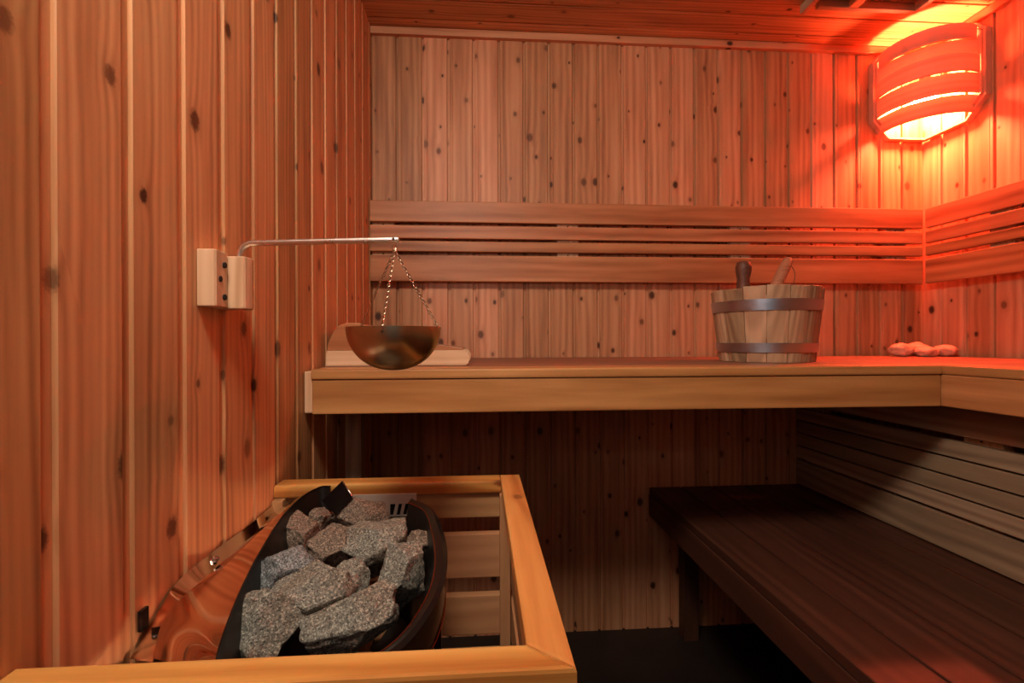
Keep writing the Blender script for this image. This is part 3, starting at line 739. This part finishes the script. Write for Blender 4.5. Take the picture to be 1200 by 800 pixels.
# ------------------------------------------------------------------ corner lamp
lp = thing('corner_lamp', 'glowing corner lamp with a curved wooden slat shade high in the back right corner', 'lamp', (1.55, 1.55, 1.72))
def arc(a, b, bulge, n=24):
    """horizontal arc from a to b (x, y) that bows away from the room corner"""
    a, b = Vector(a), Vector(b); m = (a+b)/2; ch = (b-a).length; nrm = Vector((-1, -1)).normalized()
    R_ = (ch*ch/4+bulge*bulge)/(2*bulge); cen = m-nrm*(R_-bulge)
    a0 = math.atan2((a-cen).y, (a-cen).x); a1 = math.atan2((b-cen).y, (b-cen).x)
    if a1 < a0: a1 += 2*math.pi
    if a1-a0 > math.pi: a0 += 2*math.pi
    return cen, R_, a0, a1
# (z0, z1, end inset from corner on both walls, distance off the wall, bulge)
SL = ((1.955, 2.004, 0.198, 0.030, 0.078), (1.898, 1.960, 0.198, 0.020, 0.058), (1.848, 1.903, 0.208, 0.030, 0.084),
      (1.788, 1.850, 0.200, 0.022, 0.072), (1.735, 1.790, 0.182, 0.018, 0.060))
for z0, z1, ins, offw, bulge in SL:
    cen, R_, a0, a1 = arc((XR-ins, D-offw), (XR-offw, D-ins-0.010), bulge)
    t = bmesh.new(); nseg = 28; cols = []
    for i in range(nseg+1):
        a = a0+(a1-a0)*i/nseg
        cols.append([t.verts.new((cen.x+r*math.cos(a), cen.y+r*math.sin(a), z)) for r, z in
                     ((R_-0.004, z0), (R_+0.0005, z0), (R_+0.002, z0+0.002), (R_+0.002, z1-0.002), (R_+0.0005, z1), (R_-0.004, z1))])
    for A, B in zip(cols[:-1], cols[1:]):
        for j in range(6): t.faces.new((A[j], B[j], B[(j+1) % 6], A[(j+1) % 6]))
    t.faces.new(cols[0][::-1]); t.faces.new(cols[-1]); bmesh.ops.recalc_face_normals(t, faces=t.faces[:])
    # grain runs along the slat: use the arc length as v
    s = MB(); fs = s.merge(t, 2); off = (random.uniform(0, 30), random.uniform(0, 30))
    for f in fs:
        for l_ in f.loops:
            co = l_.vert.co; an = math.atan2(co.y-cen.y, co.x-cen.x) % (2*math.pi); l_[s.uv].uv = (co.z+off[0], an*R_+off[1])
    s.build('shade_slat', SHADE, lp)
# octagonal side frames on both walls, and the battens that carry the slats
zt0, zt1, zb0, zb1 = 2.000, 2.018, 1.775, 1.716
oct_ = [(0.215, zb0), (0.215, 1.985), (0.185, 2.018), (0.004, 2.018), (0.004, 2.010), (0.180, 2.010), (0.207, 1.982), (0.207, zb0+0.003), (0.152, zb1+0.007), (0.004, zb1+0.007), (0.004, zb1), (0.155, zb1)]
s = MB(); s.prism([(XR-a, z) for a, z in oct_], 1, D-0.022, D-0.001, g=2, bev=0.001); s.build('wall_frame', SHADE, lp)
s = MB(); s.prism([(D-a-0.012, z) for a, z in oct_[:3]] + [(D-0.024, 2.018), (D-0.024, 2.010)] + [(D-a-0.012, z) for a, z in oct_[5:9]] + [(D-0.024, zb1+0.007), (D-0.024, zb1)] + [(D-oct_[11][0]-0.012, zb1)], 0, XR-0.022, XR-0.001, g=2, bev=0.001); s.build('wall_frame', SHADE, lp)
for (ax_) in (0, 1):
    s = MB()
    bat = [(0.2065, 1.784), (0.2065, 1.980), (0.184, 2.000), (0.170, 2.000), (0.170, 1.748)]
    if ax_ == 0: s.prism([(XR-a, z) for a, z in bat], 1, D-0.027, D-0.001, g=2, bev=0.001)
    else: s.prism([(D-a-0.012, z) for a, z in bat], 0, XR-0.027, XR-0.001, g=2, bev=0.001)
    s.build('batten', SHADE, lp)
m, nt, p = new_mat('bulb_glow')
p.inputs['Emission Color'].default_value = (*LAMP_COL, 1); p.inputs['Emission Strength'].default_value = LAMP_STRENGTH
p.inputs['Base Color'].default_value = (0.3, 0.05, 0.02, 1)
s = MB(); s.lathe([(0, -0.036)] + [(0.036*math.sin(a), -0.036*math.cos(a)) for a in (0.4, 0.8, 1.2, 1.6, 2.0, 2.4)] + [(0.013, 0.028), (0, 0.029)], (1.535, 1.535, 1.835), 20)
bulb = s.build('bulb', m, lp)
s = MB(); s.lathe([(0, 0.029), (0.015, 0.029), (0.016, 0.062), (0, 0.062)], (1.535, 1.535, 1.845), 20)
s.box(1.525, XR-0.002, 1.525, 1.545, 1.895, 1.905, bev=0.001); s.build('socket', BLACKM, lp)

# ------------------------------------------------------------------ vent grille on the ceiling
vg = thing('ceiling_vent', 'wooden slatted vent frame fixed to the ceiling near the corner lamp', 'vent', (1.18, 1.25, 2.03))
VX0, VX1, VY0, VY1 = 1.015, 1.365, 1.02, 1.405
s = MB(); s.box(VX0-0.012, VX0+0.004, VY0, VY1+0.015, 2.021, 2.049, g=1); s.build('frame_bar', GREYW, vg)
s = MB(); s.box(VX0+0.0245, VX1, VY1-0.020, VY1-0.004, 2.024, 2.049, g=0); s.build('frame_bar', GREYW, vg)
s = MB(); s.box(VX1-0.014, VX1+0.002, VY0, VY1-0.021, 2.021, 2.049, g=1); s.build('frame_bar', GREYW, vg)
s = MB(); s.box(VX0+0.12, VX0+0.15, VY0, VY1-0.021, 2.024, 2.049, g=1); s.build('slat', PINE, vg)
s = MB(); s.box(VX0+0.005, VX1-0.015, VY0-0.016, VY0-0.001, 2.021, 2.049, g=0); s.build('frame_bar', GREYW, vg)
